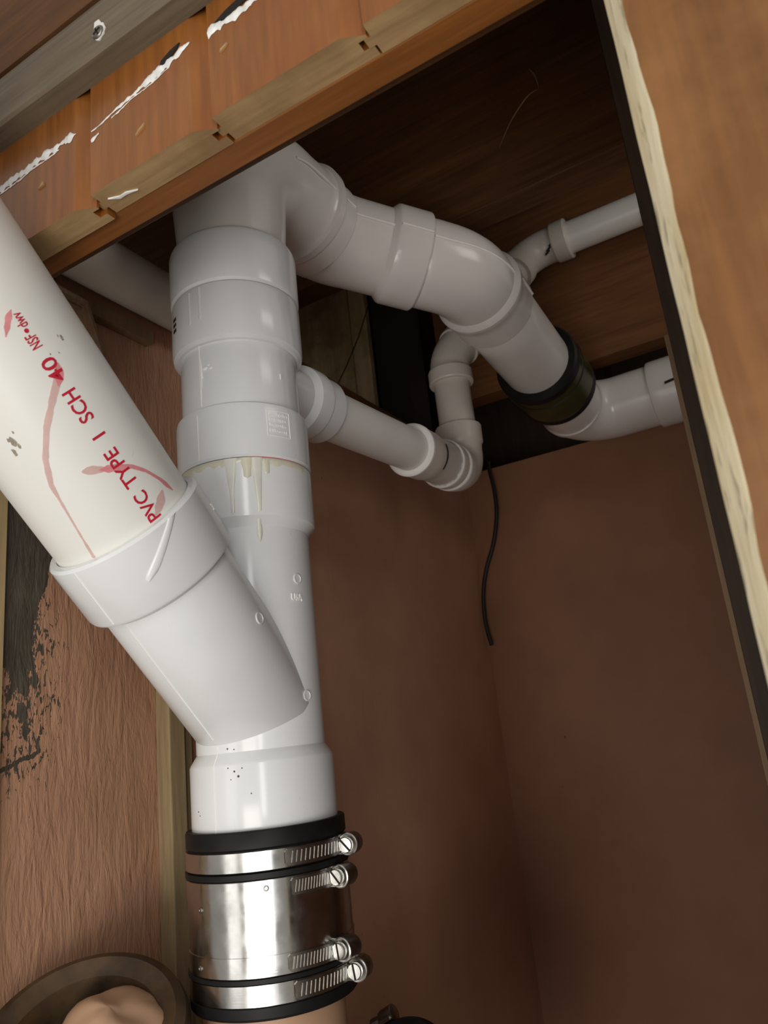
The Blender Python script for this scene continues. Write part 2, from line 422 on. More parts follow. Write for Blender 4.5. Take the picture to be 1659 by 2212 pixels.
# ragged white paint line across the planks, just under the grey trim
def streak(k, x0, x1, z0, z1, th, seed):
    m_ = MB(); N = 60; top = []; bot = []; mid = []
    for i in range(N + 1):
        f = i / N; x = x0 + (x1 - x0) * f
        z = z0 + (z1 - z0) * f + 0.0016 * noise.noise((seed, x * 60, 0)) + .0006 * noise.noise((seed, x * 260, 4))
        h = max(0.0003, th(f) * (0.9 + 1.2 * noise.noise((x * 180, seed, 2.2)) + .5 * noise.noise((x * 520, seed, 9.2))))
        top.append((x, YF - .0003, z + h)); mid.append((x, YF - .0003 - min(0.0014, 0.35 * h), z)); bot.append((x, YF - .0003, z - h * (0.8 + 0.7 * noise.noise((x * 300, 5, seed)))))
    m_.quadgrid([bot, mid, top], False)
    return m_.build('paint_streak', 'paint', planks[k], 50)
streak(3, -.475, -.3816, .4286, .4332, lambda f: 0.0034 * min(1, (1 - f) * 14), 1.3)
streak(3, -.470, -.400, .4250, .4290, lambda f: 0.0007, 2.7)
streak(2, -.3654, -.2712, .4254, .4428, lambda f: 0.0008 + 0.0030 * min(1, max(0, f - .25) * 2.2) * min(1, (1 - f) * 10), 4.1)
streak(2, -.345, -.290, .4262, .4350, lambda f: 0.0006, 5.9)
streak(2, -.3654, -.3576, .4176, .4200, lambda f: 0.0016, 8.1)
streak(1, -.2550, -.180, .4392, .4446, lambda f: 0.0030 * min(1, (1 - f) * 6) + 0.0024 * math.exp(-(f * 9) ** 2), 6.6)
def gouge(k, pts):
    m_ = MB(); m_.prism(pts, 'y', YF - .0010, YF + .0006); return m_.build('gouge', 'hole', planks[k], 0)
gouge(2, [(-.2982, .4398), (-.2928, .4394), (-.2820, .4454), (-.2796, .4488), (-.2880, .4474), (-.2964, .4440)])
gouge(1, [(-.2496, .4446), (-.2400, .4428), (-.2232, .4458), (-.2064, .4500), (-.2232, .4522), (-.2400, .4486)])
for k, pts in ((2, [(-.3216, .3972), (-.3144, .4002), (-.3132, .4032), (-.3192, .4002)]), (1, [(-.2460, .4188), (-.2412, .4212), (-.2400, .4230), (-.2454, .4212)]), (3, [(-.4224, .4056), (-.4164, .4098), (-.4158, .4062)])):
    m_ = MB(); m_.prism(pts, 'y', YF - .0012, YF + .0002); m_.build('paint_fleck', 'plank_end', planks[k], 0)
# white smear on a sawn end
MB().prism([(-.3600, YF + .0090), (-.3516, YF + .0120), (-.3456, YF + .0118), (-.3372, YF + .0150), (-.3468, YF + .0134), (-.3528, YF + .0137)], 'z', .3722, .3737).build('paint_fleck', 'paint', planks[2], 0)

# grey moulded trim screwed across the planks
prof = [(YF, .4644), (.2844, .4644), (.2822, .4662), (.2822, .4914), (.2832, .4938), (.2946, .5292), (YF, .5310)]
tr = bpy.data.objects.new('trim_1', None); COL.objects.link(tr); tr.location = (-0.42, 0.291, 0.4644)
tag(tr, 'weathered grey wooden trim strip screwed across the planks', 'trim', None, 'structure')
MB().prism(prof, 'x', -0.96, 0.06).build('moulding', 'grey_trim', tr, 0)
sc = V((-.3360, .2822, .4782))
MB().lathe(sc + V((0, .001, 0)), (0, -1, 0), [(0, .0052), (.0022, .0052), (.0032, .0044), (.0036, .0022), (.0036, .0001)], 20).build('screw', 'dark_steel', tr, 40)
m_ = MB()
for a in (0.4, 0.4 + math.pi / 2): m_.obox(sc + V((0, -.0027, 0)), (.0032 * math.cos(a), 0, .0032 * math.sin(a)), (0, .0002, 0), (-.0006 * math.sin(a), 0, .0006 * math.cos(a)))
m_.build('screw_slot', 'hole', tr, 0)
m_ = MB(); rr = []
for i in range(16):
    a = 2 * math.pi * i / 16; r_ = .0062 + .0030 * noise.noise((i * 1.7, 3, 1)) + (.0045 if i in (4, 5) else 0)
    rr.append((sc.x + .0005 + r_ * math.cos(a), sc.z + .0010 + r_ * math.sin(a)))
m_.prism(rr, 'y', .2813, .2827); m_.build('plaster_crumb', 'wax', tr, 0)

struct('upper_dark_sheet', MB().box(-.96, .06, .2928, YF - .0001, .5316, TOP - .03), 'joist', label='dark brown sheet over the planks above the grey trim strip', cat='trim')  # thin dark brown sheet, added for the darker tone above the trim
def beam(name, label, cat, b, mat, extra=None, loc=None, bevel=0.0):
    x0, x1, y0, y1, z0, z1 = b
    o_ = MB().box(*[b[i] for i in range(6)]).build(name, mat, None, 0, bevel)
    # origin at the base
    c = V(((x0 + x1) / 2, (y0 + y1) / 2, z0))
    o_.data.transform(Matrix.Translation(-c)); o_.location = c
    return tag(o_, label, cat)
beam('batten', 'brown stained batten behind the sawn ends of the planks', 'batten', (-.70, .135, .3230, .3434, .3744, .446), 'batten', bevel=.001)
beam('header_board', 'dark header board behind the brown batten', 'board', (-.70, .135, .3440, .3606, .3886, TOP), 'joist', bevel=.0015)
beam('floor_joist', 'dark floor joist crossing directly above the large pipe bend', 'joist', (-1.65, .13, .950, .998, .731, TOP), 'joist', bevel=.002)
beam('floor_joist', 'brown floor joist behind the small upper pipe', 'joist', (-.60, .13, 1.40, 1.45, .649, TOP), 'joist_bare', bevel=.002)
beam('top_plate', 'dark wooden plate along the top of the left wall', 'plate', (XL - .034, XL - .002, .37, YB + .1, ZT, .592), 'joist', bevel=.0015)
beam('stud', 'dark wooden stud beside the near orange board', 'stud', (-.0840, -.042, .862, .945, FL, TOP), 'stud', bevel=.001)
beam('lath', 'thin brown lath on the edge of the dark stud', 'lath', (-.0900, -.0842, .872, .890, FL, .405), 'lath')
beam('wall_strip', 'raw wooden strip standing against the left wall behind the coupling', 'strip', (XL, XL + .020, .603, .6255, FL, .16), 'strip', bevel=.0015)
beam('wall_strip', 'second narrower wooden strip hidden mostly behind the stack', 'strip', (XL, XL + .012, .6275, .644, FL, .16), 'strip', bevel=.0015)
beam('corner_post', 'cream wooden post at the left picture edge beside peeled plaster', 'post', (XL, XL + .006, .385, .4225, FL, .52), 'cream_trim')
beam('wall_cleat', 'thin brown cleat along the top of the left wall', 'cleat', (XL, XL + .013, .425, .602, .480, .496), 'lath')
# dusty boards seen over the left wall
pn = thing('board_panel', 'dusty plywood boards seen in the gap above the left wall', 'panel', (-.8, 1.36, .50))
for a, b_ in ((-1.30, -1.05), (-1.048, -.782), (-.779, -.738), (-.7145, -.699)):
    MB().box(a, b_, 1.35, 1.365, .50, 1.10).build('board', 'ply', pn, 0)
MB().sweep([(-.725, 1.349, .93), (-.76, 1.349, .86), (-.80, 1.349, .80), (-.85, 1.349, .735)], [.0013] * 4, 6).build('crack', 'hole', pn)
beam('void_block', 'black block filling the dark void beside the dusty boards', 'block', (-.697, -.625, 1.30, 1.38, .593, TOP), 'hole')  # block stands in for a dark void, its darkness put into the colour
# bent strap under the top plate on the left
pts = [(-.621, .435, .486), (-.621, .480, .488), (-.621, .507, .483), (-.621, .521, .462), (-.621, .522, .425), (-.621, .512, .395), (-.621, .500, .370)]
cp = Path(pts, [.02] * 5); mbs = MB(); q = cp.prof([(0, 0), (cp.L, 0)]); fr = []
for a, _ in q:
    p = cp.at(a); t = (cp.at(min(cp.L, a + .002)) - cp.at(max(0, a - .002))).normalized(); nn = V((1, 0, 0)).cross(t)
    fr.append([p + V((dx, 0, 0)) + nn * dn for dx, dn in ((-.014, -.0025), (.006, -.0025), (.006, .0025), (-.014, .0025))])
b, n, R = mbs.quadgrid(fr); mbs.cap(range(b, b + 4)); mbs.cap([b + (R - 1) * 4 + j for j in range(4)])
tag(mbs.build('bent_strap', 'lath', None, 50), 'curved brown strap hanging under the cleat on the left wall', 'strap')

# ------------------------------------------------------------------ the drain stack
AX = (-.459, .559)
def zprof(mb, pr, seg=96, **k): return mb.lathe((AX[0], AX[1], 0), (0, 0, 1), pr, seg, **k)
def stack_pt(phi, z, r): return V((AX[0] + r * math.cos(phi), AX[1] + r * math.sin(phi), z))
BO = V((AX[0], AX[1], .029)); BD = V((0, -1, 1)).normalized(); BE2 = V((0, 1, 1)).normalized()
def branch_pt(s_, phi, r): return BO + BD * s_ + (V((1, 0, 0)) * math.cos(phi) + BE2 * math.sin(phi)) * r
RB = .0565

wy = thing('wye_fitting', 'large white plastic wye with a 45 degree branch, above the steel coupling', 'pipe fitting', (AX[0], AX[1], -.066))
m_ = MB(); zprof(m_, [(-.03, .05), (.0, RB), (.198, RB), (.23, .05)])
m_.lathe(BO, BD, [(-.004, .050), (.004, RB), (.165, RB), (.18, .05)], 96)
m_.build('body', 'pvc', wy, 40)
zprof(MB(), [(-.001, RB - .0005), (-.0025, RB + .0006), (-.0095, .0618), (-.0115, .0625), (-.064, .0625), (-.0655, .062), (-.0655, .05)]).build('hub', 'pvc', wy, 25)
zprof(MB(), [(.188, RB - .0005), (.191, RB + .001), (.1975, .0630), (.2005, .0637), (.2505, .0637), (.2520, .0625), (.2520, .05)]).build('hub', 'pvc', wy, 25)
MB().lathe(BO, BD, [(.157, RB - .0005), (.159, RB + .001), (.1625, .0640), (.165, .0650), (.2145, .0650), (.2166, .0630), (.2166, .0582), (.21, .0565)], 96).build('hub', 'pvc', wy, 25)
# mould seam: down the front of the lower hub and along the underside of the branch
m_ = MB(); m_.sweep([(AX[0], AX[1] - .0625, -.064), (AX[0], AX[1] - .0625, -.0115), (AX[0], AX[1] - RB - .0002, -.001), (AX[0], AX[1] - RB, .005) ], [.0005] * 4, 8)
m_.sweep([branch_pt(.030, -math.pi / 2, RB), branch_pt(.157, -math.pi / 2, RB)], [.0006] * 2, 8)
m_.sweep([branch_pt(.165, -math.pi / 2, .065), branch_pt(.2145, -math.pi / 2, .065)], [.0006] * 2, 8)
m_.build('mould_seam', 'seam', wy)
def ring_mark(c, nrm, r, parent, name='ejector_mark', mat='pvc'):
    nrm = V(nrm).normalized(); mk = MB()
    mk.lathe(V(c) - nrm * .001, nrm, [(0, r), (.0016, r), (.0019, r - .0004), (.0019, r - .0009), (.0014, r - .0012), (.0014, .0002)], 24)
    return mk.build(name, mat, parent, 40)
for ph, z in ((-5, .142), (-4, .039)):
    ph = math.radians(ph); ring_mark(stack_pt(ph, z, RB), (math.cos(ph), math.sin(ph), 0), .0048, wy)
ph = math.radians(9); ring_mark(branch_pt(.095, ph, RB), V((1, 0, 0)) * math.cos(ph) + BE2 * math.sin(ph), .0053, wy)

def text_mesh(body, size, font_shear=0.0):
    cu = bpy.data.curves.new('lettering', 'FONT'); cu.body = body; cu.size = size; cu.resolution_u = 3; cu.offset = size * .012; cu.align_x = 'LEFT'
    ob = bpy.data.objects.new('lettering', cu); COL.objects.link(ob)
    bpy.context.view_layer.update()
    dg = bpy.context.evaluated_depsgraph_get(); me = bpy.data.meshes.new_from_object(ob.evaluated_get(dg))
    bpy.data.objects.remove(ob); bpy.data.curves.remove(cu)
    return me
def wrap_text(body, size, fn, name, mat, parent, width=None, thick=0.0):
    """lay flat text on a surface: fn(u, v, h) -> point; u along the reading direction, v up the letters"""
    me = text_mesh(body, size); bm = bmesh.new(); bm.from_mesh(me); bpy.data.meshes.remove(me)
    for kx in range(1, 6):
        bmesh.ops.bisect_plane(bm, geom=bm.verts[:] + bm.edges[:] + bm.faces[:], plane_co=(0, size * .14 * kx, 0), plane_no=(0, 1, 0))
    xs = [v.co.x for v in bm.verts]; k = (width / (max(xs) - min(xs))) if width else 1.0; x0 = min(xs)
    base = [(v.co.x - x0) * k for v in bm.verts], [v.co.y for v in bm.verts]
    mk = MB(); mk.v = [tuple(fn(a, b_, .0004 + thick)) for a, b_ in zip(*base)]
    bm.verts.index_update(); mk.f = [tuple(v.index for v in f.verts) for f in bm.faces]; mk.m = [0] * len(mk.f)
    if thick:
        nv = len(mk.v); mk.v += [tuple(fn(a, b_, -.0003)) for a, b_ in zip(*base)]
        for e in bm.edges:
            if len(e.link_faces) == 1:
                i, j = e.verts[0].index, e.verts[1].index; mk.f.append((i, j, nv + j, nv + i)); mk.m.append(0)
    bm.free()
    return mk.build(name, mat, parent, 0)
# raised USA on the wye body, facing right-front
wrap_text('USA', .0088, lambda u, v, h: stack_pt(math.radians(-14) + u / RB, .122 + v, RB + h), 'raised_lettering', 'seam', wy, .0135, .0004)
wrap_text('3', .0095, lambda u, v, h: branch_pt(.1890 + v * .9, math.radians(30) + u / .065, .065 + h), 'raised_lettering', 'seam', wy, None, .0005)

# dried cement runs on the upper hub of the wye
def run(z0, z1, ph, w0, w1, parent, mat='glue', bulb=1.0, rf=None):
    ph = math.radians(ph); N = 14; mk = MB(); rows = []
    for i in range(N + 1):
        f = i / N; z = z0 + (z1 - z0) * f; hw = w0 + (w1 - w0) * min(1, f * 1.6)
        if f > .85: hw *= math.sqrt(max(0.02, 1 - ((f - .85) / .15) ** 2)) * bulb
        r = rf(z) if rf else .0655
        row = []
        for j in range(9):
            g = -1 + j / 4; row.append(stack_pt(ph + g * hw / r, z, r - .0003 + .0011 * math.sqrt(max(0, 1 - g * g))))
        rows.append(row)
    mk.quadgrid(rows, False); return mk.build('cement_drip', mat, parent, 60)
def hub_r(z): return .0637 if z > .2005 else (RB + .001 + (.0637 - RB - .001) * max(0, (z - .191) / .0095))
run(.2515, .197, -62, .007, .0022, wy, rf=hub_r)
run(.2515, .1745, -41, .006, .0021, wy, bulb=1.2, rf=lambda z: max(hub_r(z), RB + .0006))
run(.2515, .232, -49, .007, .004, wy, 'gluey', rf=hub_r)
run(.2500, .236, -33, .004, .003, wy, 'gluey', rf=hub_r)
mk = MB(); rows = []
for i in range(61):
    ph = math.radians(-115 + 125 * i / 60); d = .006 + .006 * noise.noise((i * .22, 2, 7)) + .003 * noise.noise((i * .7, 8, 1))
    rows.append([stack_pt(ph, .2518, .0630), stack_pt(ph, .2505, .0641), stack_pt(ph, .2505 - max(.002, d) * .6, .0641), stack_pt(ph, .2505 - max(.002, d), .0635)])
mk.quadgrid(rows, False); mk.build('cement_bead', 'gluey', wy, 60)
mk = MB(); rows = []
for i in range(25):
    ph = math.radians(-48 + 50 * i / 24); rows.append([stack_pt(ph, .2536, .0622), stack_pt(ph, .2512, .0634)])
mk.quadgrid(rows, False); mk.build('primer_line', 'pink', wy, 60)
# cement smear on the branch hub
mk = MB(); rows = []
for i in range(13):
    f = i / 12; s_ = .215 - .030 * f; ph = math.radians(-14 - 36 * f); hw = .0045 + .0025 * f
    if f > .8: hw *= math.sqrt(max(.03, 1 - ((f - .8) / .2) ** 2))
    rows.append([branch_pt(s_, ph + g * hw / .065, .065 - .0003 + .0013 * math.sqrt(max(0, 1 - g * g))) for g in [-1 + j / 4 for j in range(9)]])
mk.quadgrid(rows, False); mk.build('cement_drip', 'pvc', wy, 60)

# sanitary tee
te = thing('sanitary_tee', 'white plastic tee in the stack, small branch pointing to the back', 'pipe fitting', (AX[0], AX[1], .252))
zprof(MB(), [(.28, .055), (.300, .0578), (.385, .0578), (.40, .055)]).build('body', 'pvc', te, 40)
zprof(MB(), [(.2530, .055), (.2530, .0625), (.2550, .0642), (.3010, .0642), (.3060, .0635), (.3085, .0585), (.3105, .0573)]).build('hub', 'pvc', te, 25)
zprof(MB(), [(.374, .0573), (.3745, .0610), (.3775, .0642), (.382, .0653), (.430, .0653), (.4345, .0643), (.4345, .055)]).build('hub', 'pvc', te, 25)
BR = Path([(AX[0], AX[1], .3635), (-.459, 1.115, .395), (-.459, 1.115, .600), (-.345, 1.330, .8770), (.10, 1.330, .8770)], [.040, .075, .060])
def bs(y): return y - AX[1]            # path length for a given y on the first leg (nearly)
BR.tube(MB(), [(.03, .034), (.085, .034), (.092, .0405), (.098, .0412), (.1130, .0412)], 64).build('branch_hub', 'pvc', te, 25)
BR.tube(MB(), [(.1130, .0412), (.1150, .0400), (.1160, .0382)], 64, caps=False).build('branch_rim', 'rim', te, 25)
m_ = MB(); m_.sweep([(AX[0], AX[1] - .0578, .311), (AX[0], AX[1] - .0578, .375)], [.0007] * 2, 8)
m_.sweep([(AX[0], AX[1] - .0642, .2555), (AX[0], AX[1] - .0642, .300)], [.0005] * 2, 8); m_.build('mould_seam', 'seam', te)
# scarred plastic beside the seam and embossed marks
mk = MB()
for i, (ph, z, a) in enumerate(((-84, .349, 1), (-78, .348, .7), (-80, .352, .5), (-88, .341, .6))):
    p = stack_pt(math.radians(ph), z, .0578); mk.ball(p, .0026 * a, 10, (1.3, .5, .8))
mk.sweep([stack_pt(math.radians(-89), .361, .0580), stack_pt(math.radians(-88), .345, .0582), stack_pt(math.radians(-89), .328, .0580)], [.0006, .0011, .0005], 8)
mk.build('plastic_scar', 'seam', te)
wrap_text('I', .008, lambda u, v, h: stack_pt(math.radians(-9) + u / .0578, .338 + v, .0578 + h), 'raised_lettering', 'seam', te, None, .0005)
mk = MB()                                                    # worn, unreadable raised marks inside the frame
for i in range(4):
    ph = -28.0
    while ph < -11:
        w_ = random.uniform(.6, 1.9); a = math.radians(ph + w_ / 2); t = V((-math.sin(a), math.cos(a), 0)); d = V((math.cos(a), math.sin(a), 0))
        mk.obox(stack_pt(a, .2955 - i * .0055 + random.uniform(-.0005, .0005), .0643), t * math.radians(w_ / 2) * .0643, d * .0003, V((0, 0, random.uniform(.0006, .0016))))
        ph += w_ + random.uniform(.5, 1.2)
tag(mk.build('raised_marks', 'seam', te, 0), kind='stuff')
mk = MB(); fr = [stack_pt(math.radians(-30), .2995, .0643), stack_pt(math.radians(-8), .2995, .0643), stack_pt(math.radians(-8), .274, .0643), stack_pt(math.radians(-30), .274, .0643), stack_pt(math.radians(-30), .2995, .0643)]
pts = []
for a, b_ in zip(fr, fr[1:]):
    for k in range(6):
        p = a.lerp(b_, k / 6); d = V((p.x - AX[0], p.y - AX[1], 0)).normalized() * .0643; pts.append((AX[0] + d.x, AX[1] + d.y, p.z))
mk.sweep(pts + [pts[0]], [.0004] * (len(pts) + 1), 6); mk.build('raised_frame', 'seam', te)
mk = MB(); p = stack_pt(math.radians(-118), .409, .0655)
for z in (.402, .408, .414):
    a = math.radians(-117); mk.obox(stack_pt(a, z, .0655), (-.0035 * math.sin(a), .0035 * math.cos(a), 0), (.0003 * math.cos(a), .0003 * math.sin(a), 0), (0, 0, .0018))
mk.build('printed_mark', 'dark_steel', te, 0)
for ph, z0, z1 in ((-82, .432, .397), (-93, .430, .395)): run(z0, z1, ph, .0015, .0016, te, 'pvc', 1.3, rf=lambda z: .0653)

# big run: elbow, two 45 bends, pipe, rubber coupling, last elbow
RUN = Path([(AX[0], AX[1], .42), (AX[0], AX[1], .646), (-.459, .752, .640), (-.325, .893, .597), (-.333, 1.445, .557), (.12, 1.440, .562)], [.085, .060, .085, .075])
B = RUN.bends
def hside(t): return t.cross(V((0, 0, 1)))           # right hand side of the flow, level
R0 = B[0][1]; s1 = .226 - 2 * (.085 - .085 * math.pi / 4) + (.70 - AX[1])   # ring 1
e1 = thing('elbow_fitting', 'white plastic elbow turning at the top of the stack under the batten', 'pipe fitting', (AX[0], AX[1], .436))
RUN.tube(MB(), [(.06, .055), (B[0][0], .0605), (B[0][1], .0600), (s1 - .022, .0600)], 96).build('body', 'pvc_run', e1, 50)
RUN.tube(MB(), [(.0162, .055), (.0162, .0635), (.0185, .0655), (.022, .0660), (.071, .0660), (.0745, .0650), (.0775, .0610), (.080, .0598)], 96).build('hub', 'pvc', e1, 25)
RUN.tube(MB(), [(s1 - .050, .0598), (s1 - .016, .0622), (s1 - .013, .0640), (s1 - .011, .0682), (s1 - .002, .0682)], 96).build('outlet_hub', 'pvc_run', e1, 30)
RUN.tube(MB(), [(s1 - .002, .0682), (s1 + .0005, .0672), (s1 + .001, .0600)], 96, caps=False).build('outlet_rim', 'rim', e1, 30)
m_ = MB(); RUN.side(m_, [(B[0][1] - .04, .0602), (s1 - .016, .0622)], hside, .0019); m_.build('mould_seam', 'seam', e1)

def srun(pt):      # arc length closest to a point
    best = min((((RUN.at(RUN.L * i / 1500)) - V(pt)).length, RUN.L * i / 1500) for i in range(1501)); return best[1]
s2 = srun((-.368, .845, .612)); s3 = B[2][1] + .012
e2 = thing('elbow_fitting', 'short white plastic bend joining the top elbow to the collar', 'pipe fitting', RUN.at((s1 + s2) / 2) - V((0, 0, .066)))
RUN.tube(MB(), [(s1 - .01, .058), (s1 + .0005, .0628), (B[1][0] + .006, .0640), (B[1][0] + .020, .0610), (B[1][1] + .01, .0590), (s2 - .045, .0585)], 96).build('body', 'pvc_run', e2, 28)
RUN.tube(MB(), [(s2 - .056, .0575), (s2 - .053, .0590), (s2 - .047, .0650), (s2 - .044, .0662), (s2 - .002, .0662), (s2, .0650), (s2, .055)], 96).build('hub', 'pvc_run', e2, 25)
m_ = MB(); RUN.side(m_, [(s1 + .002, .0630), (B[1][0] + .006, .0641), (B[1][0] + .020, .0611), (B[1][1] + .01, .0591), (s2 - .053, .0590)], hside, .0019)
RUN.side(m_, [(s2 - .044, .0663), (s2 - .002, .0663)], hside, .0019); m_.build('mould_seam', 'seam', e2)
e3 = thing('elbow_fitting', 'white plastic bend between the collar and the long straight pipe', 'pipe fitting', RUN.at((s2 + s3) / 2) - V((0, 0, .066)))
RUN.tube(MB(), [(s2 - .01, .055), (s2 + .0005, .0600), (s2 + .012, .0602), (s3 - .02, .0595), (s3 + .004, .0595)], 96).build('body', 'pvc_run', e3, 40)
RUN.tube(MB(), [(s3 - .012, .0592), (s3 - .006, .0640), (s3 - .003, .0655), (s3 + .004, .0655), (s3 + .009, .0635), (s3 + .052, .0630), (s3 + .0535, .062), (s3 + .0535, .055)], 96).build('hub', 'pvc_run', e3, 25)
m_ = MB(); RUN.side(m_, [(s2 + .002, .0602), (s2 + .012, .0603), (s3 - .012, .0597)], hside, .0019)
RUN.side(m_, [(s3 + .009, .0636), (s3 + .052, .0631)], hside, .0019); m_.build('mould_seam', 'seam', e3)
mk = MB(); p = RUN.at(s2 + .035); mk.sweep([p + V((.018 + .0045 * math.cos(a), -.012, -.0565 + .0025 * math.sin(a))) for a in [math.pi * k / 6 for k in range(7)]], [.0007] * 7, 6); mk.build('raised_mark', 'rim', e3)
pp = thing('drain_pipe', 'long straight white pipe running to the black rubber coupling', 'pipe', RUN.at(s3 + .15) - V((0, 0, .058)))
sc0 = srun((-.331, 1.180, .574)); sc1 = srun((-.333, 1.298, .566))
RUN.tube(MB(), [(s3 + .045, .0565), (s3 + .046, .0572), (sc1 - .06, .0572), (sc1 - .058, .055)], 96).build('pipe_wall', 'pvc_run', pp, 40)
rc = thing('rubber_coupling', 'black rubber coupling with dark bands on the large pipe run', 'coupling', RUN.at((sc0 + sc1) / 2) - V((0, 0, .07)))
L_ = sc1 - sc0
RUN.tube(MB(), [(sc0, .0572), (sc0, .0680), (sc0 + .004, .0715), (sc0 + .018, .0715), (sc0 + .020, .0690), (sc0 + .036, .0690), (sc0 + .038, .0715), (sc1 - .038, .0715), (sc1 - .036, .0690), (sc1 - .020, .0690), (sc1 - .018, .0715), (sc1 - .004, .0715), (sc1, .0680), (sc1, .0572)], 96).build('rubber_sleeve', 'rubber', rc, 25)
for a in (sc0 + .0205, sc1 - .0355): RUN.tube(MB(), [(a, .069), (a, .0708), (a + .015, .0708), (a + .015, .069)], 96).build('clamp_band', 'rubber_green', rc, 25)
RUN.tube(MB(), [(sc0 + .0385, .0705), (sc0 + .039, .0724), (sc1 - .039, .0724), (sc1 - .0385, .0705)], 96).build('shield', 'rubber_green', rc, 25)
e4 = thing('elbow_fitting', 'white plastic elbow beyond the rubber coupling heading behind the stud', 'pipe fitting', RUN.at(B[3][0]) - V((0, 0, .066)))
RUN.tube(MB(), [(sc1 - .02, .0572), (sc1 + .028, .0600), (B[3][0] + .004, .0600), (B[3][0] + .006, .0625), (B[3][0] + .014, .0625), (B[3][0] + .016, .0590), (B[3][1], .0580), (B[3][1] + .075, .0580)], 96).build('body', 'pvc_run', e4, 28)
RUN.tube(MB(), [(B[3][1] + .066, .0575), (B[3][1] + .068, .0625), (B[3][1] + .072, .0635), (B[3][1] + .118, .0635), (B[3][1] + .120, .062), (B[3][1] + .120, .0570)], 96).build('hub', 'pvc_run', e4, 25)
p = RUN.at(B[3][1] + .108); MB().obox(p + V((0, -.0640, -.006)), (.011, 0, .0015), (0, .0006, 0), (0, 0, .0024)).build('black_mark', 'black', e4, 0)
tl = thing('drain_pipe', 'short white pipe end passing behind the dark stud at the lower right', 'pipe', RUN.at(B[3][1] + .16) - V((0, 0, .058)))
RUN.tube(MB(), [(B[3][1] + .1205, .055), (B[3][1] + .1206, .0572), (RUN.L, .0572), (RUN.L, .05)], 64).build('pipe_wall', 'pvc_run', tl, 40)

# small vent line from the tee into the corner and up to the joists
L0 = BR.bends
def part_s(y): return (y - AX[1]) * math.hypot(.556, .0315) / .556
bu = thing('reducer_bushing', 'white plastic bushing in the back branch of the tee', 'pipe fitting', BR.at(.13) - V((0, 0, .039)))
BR.tube(MB(), [(.1135, .033), (.1137, .0385), (.142, .0385), (.1435, .0375), (.1435, .031)], 64).build('body', 'pvc', bu, 25)
v1 = thing('vent_pipe', 'small white pipe running from the tee towards the corner', 'pipe', BR.at(.25) - V((0, 0, .031)))
a0 = part_s(.925)
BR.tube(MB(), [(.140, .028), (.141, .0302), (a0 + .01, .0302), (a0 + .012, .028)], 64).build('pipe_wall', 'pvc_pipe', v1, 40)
f1 = thing('pipe_coupling', 'small white coupling with a black scribble on the corner pipe', 'pipe fitting', BR.at(a0 + .05) - V((0, 0, .038)))
a1 = L0[0][0] - .050
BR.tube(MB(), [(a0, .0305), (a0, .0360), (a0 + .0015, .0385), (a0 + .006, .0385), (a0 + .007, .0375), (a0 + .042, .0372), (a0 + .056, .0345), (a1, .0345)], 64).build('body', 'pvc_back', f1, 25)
BR.tube(MB(), [(a0 - .0003, .0306), (a0 - .0003, .0362), (a0 + .0018, .0388), (a0 + .006, .0388)], 64, caps=False).build('rim', 'rim', f1, 30)
mk = MB()
for i in range(7):
    ph = math.radians(-42 + i * 9); c = BR.at(a0 + .052 + .004 * noise.noise((i, 3, 3)))
    d = V((math.cos(ph), 0, math.sin(ph))) * .0352; mk.obox(c + d, V((-math.sin(ph), 0, math.cos(ph))) * .0035, V((0, .0034 + .002 * noise.noise((i * 2.1, 1, 1)), 0)), d * .01)
mk.build('black_scribble', 'black', f1, 0)
f2 = thing('elbow_fitting', 'small white elbow in the corner turning upward beside the black cable', 'pipe fitting', BR.at(L0[0][0]) - V((0, 0, .038)))
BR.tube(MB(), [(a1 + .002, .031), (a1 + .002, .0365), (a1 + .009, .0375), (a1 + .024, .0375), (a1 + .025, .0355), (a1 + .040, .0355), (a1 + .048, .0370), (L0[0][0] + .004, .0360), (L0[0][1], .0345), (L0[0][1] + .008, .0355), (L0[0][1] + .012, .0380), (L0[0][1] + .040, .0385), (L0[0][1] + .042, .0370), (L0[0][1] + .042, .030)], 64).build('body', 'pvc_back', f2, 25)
for a in (a1 + .002, a1 + .030):
    BR.tube(MB(), [(a, .0310 if a < a1 + .01 else .0356), (a, .0368), (a + .0025, .0384), (a + .0075, .0384), (a + .009, .0370)], 64, caps=False).build('rim', 'rim', f2, 30)
c_ = L0[0][1] + .042; d_ = L0[1][0] - .018
v2 = thing('vent_pipe', 'small white upright pipe rising from the corner elbow', 'pipe', BR.at(c_) )
BR.tube(MB(), [(c_ - .01, .028), (c_ - .009, .0302), (d_ + .01, .0302), (d_ + .012, .028)], 64).build('pipe_wall', 'pvc_back', v2, 40)
f3 = thing('elbow_fitting', 'small white bend on the upright pipe below the large pipe run', 'pipe fitting', BR.at(d_))
BR.tube(MB(), [(d_, .030), (d_, .0365), (d_ + .002, .0378), (d_ + .022, .0375), (d_ + .025, .0350), (L0[1][0] + .01, .0335), (L0[1][1], .0335), (L0[1][1] + .010, .0340), (L0[1][1] + .012, .0370), (L0[1][1] + .038, .0370), (L0[1][1] + .038, .030)], 64).build('body', 'pvc_back', f3, 25)
v3 = thing('vent_pipe', 'small sloping pipe passing behind the large pipe run', 'pipe', BR.at(L0[1][1] + .06))
BR.tube(MB(), [(L0[1][1] + .03, .028), (L0[1][1] + .031, .0302), (L0[2][0] - .01, .0302), (L0[2][0] - .008, .028)], 48).build('pipe_wall', 'pvc_back', v3, 40)
f4 = thing('elbow_fitting', 'small white bend with black marks under the joist at upper right', 'pipe fitting', BR.at(L0[2][0]))
g0 = L0[2][0]; g1 = L0[2][1]
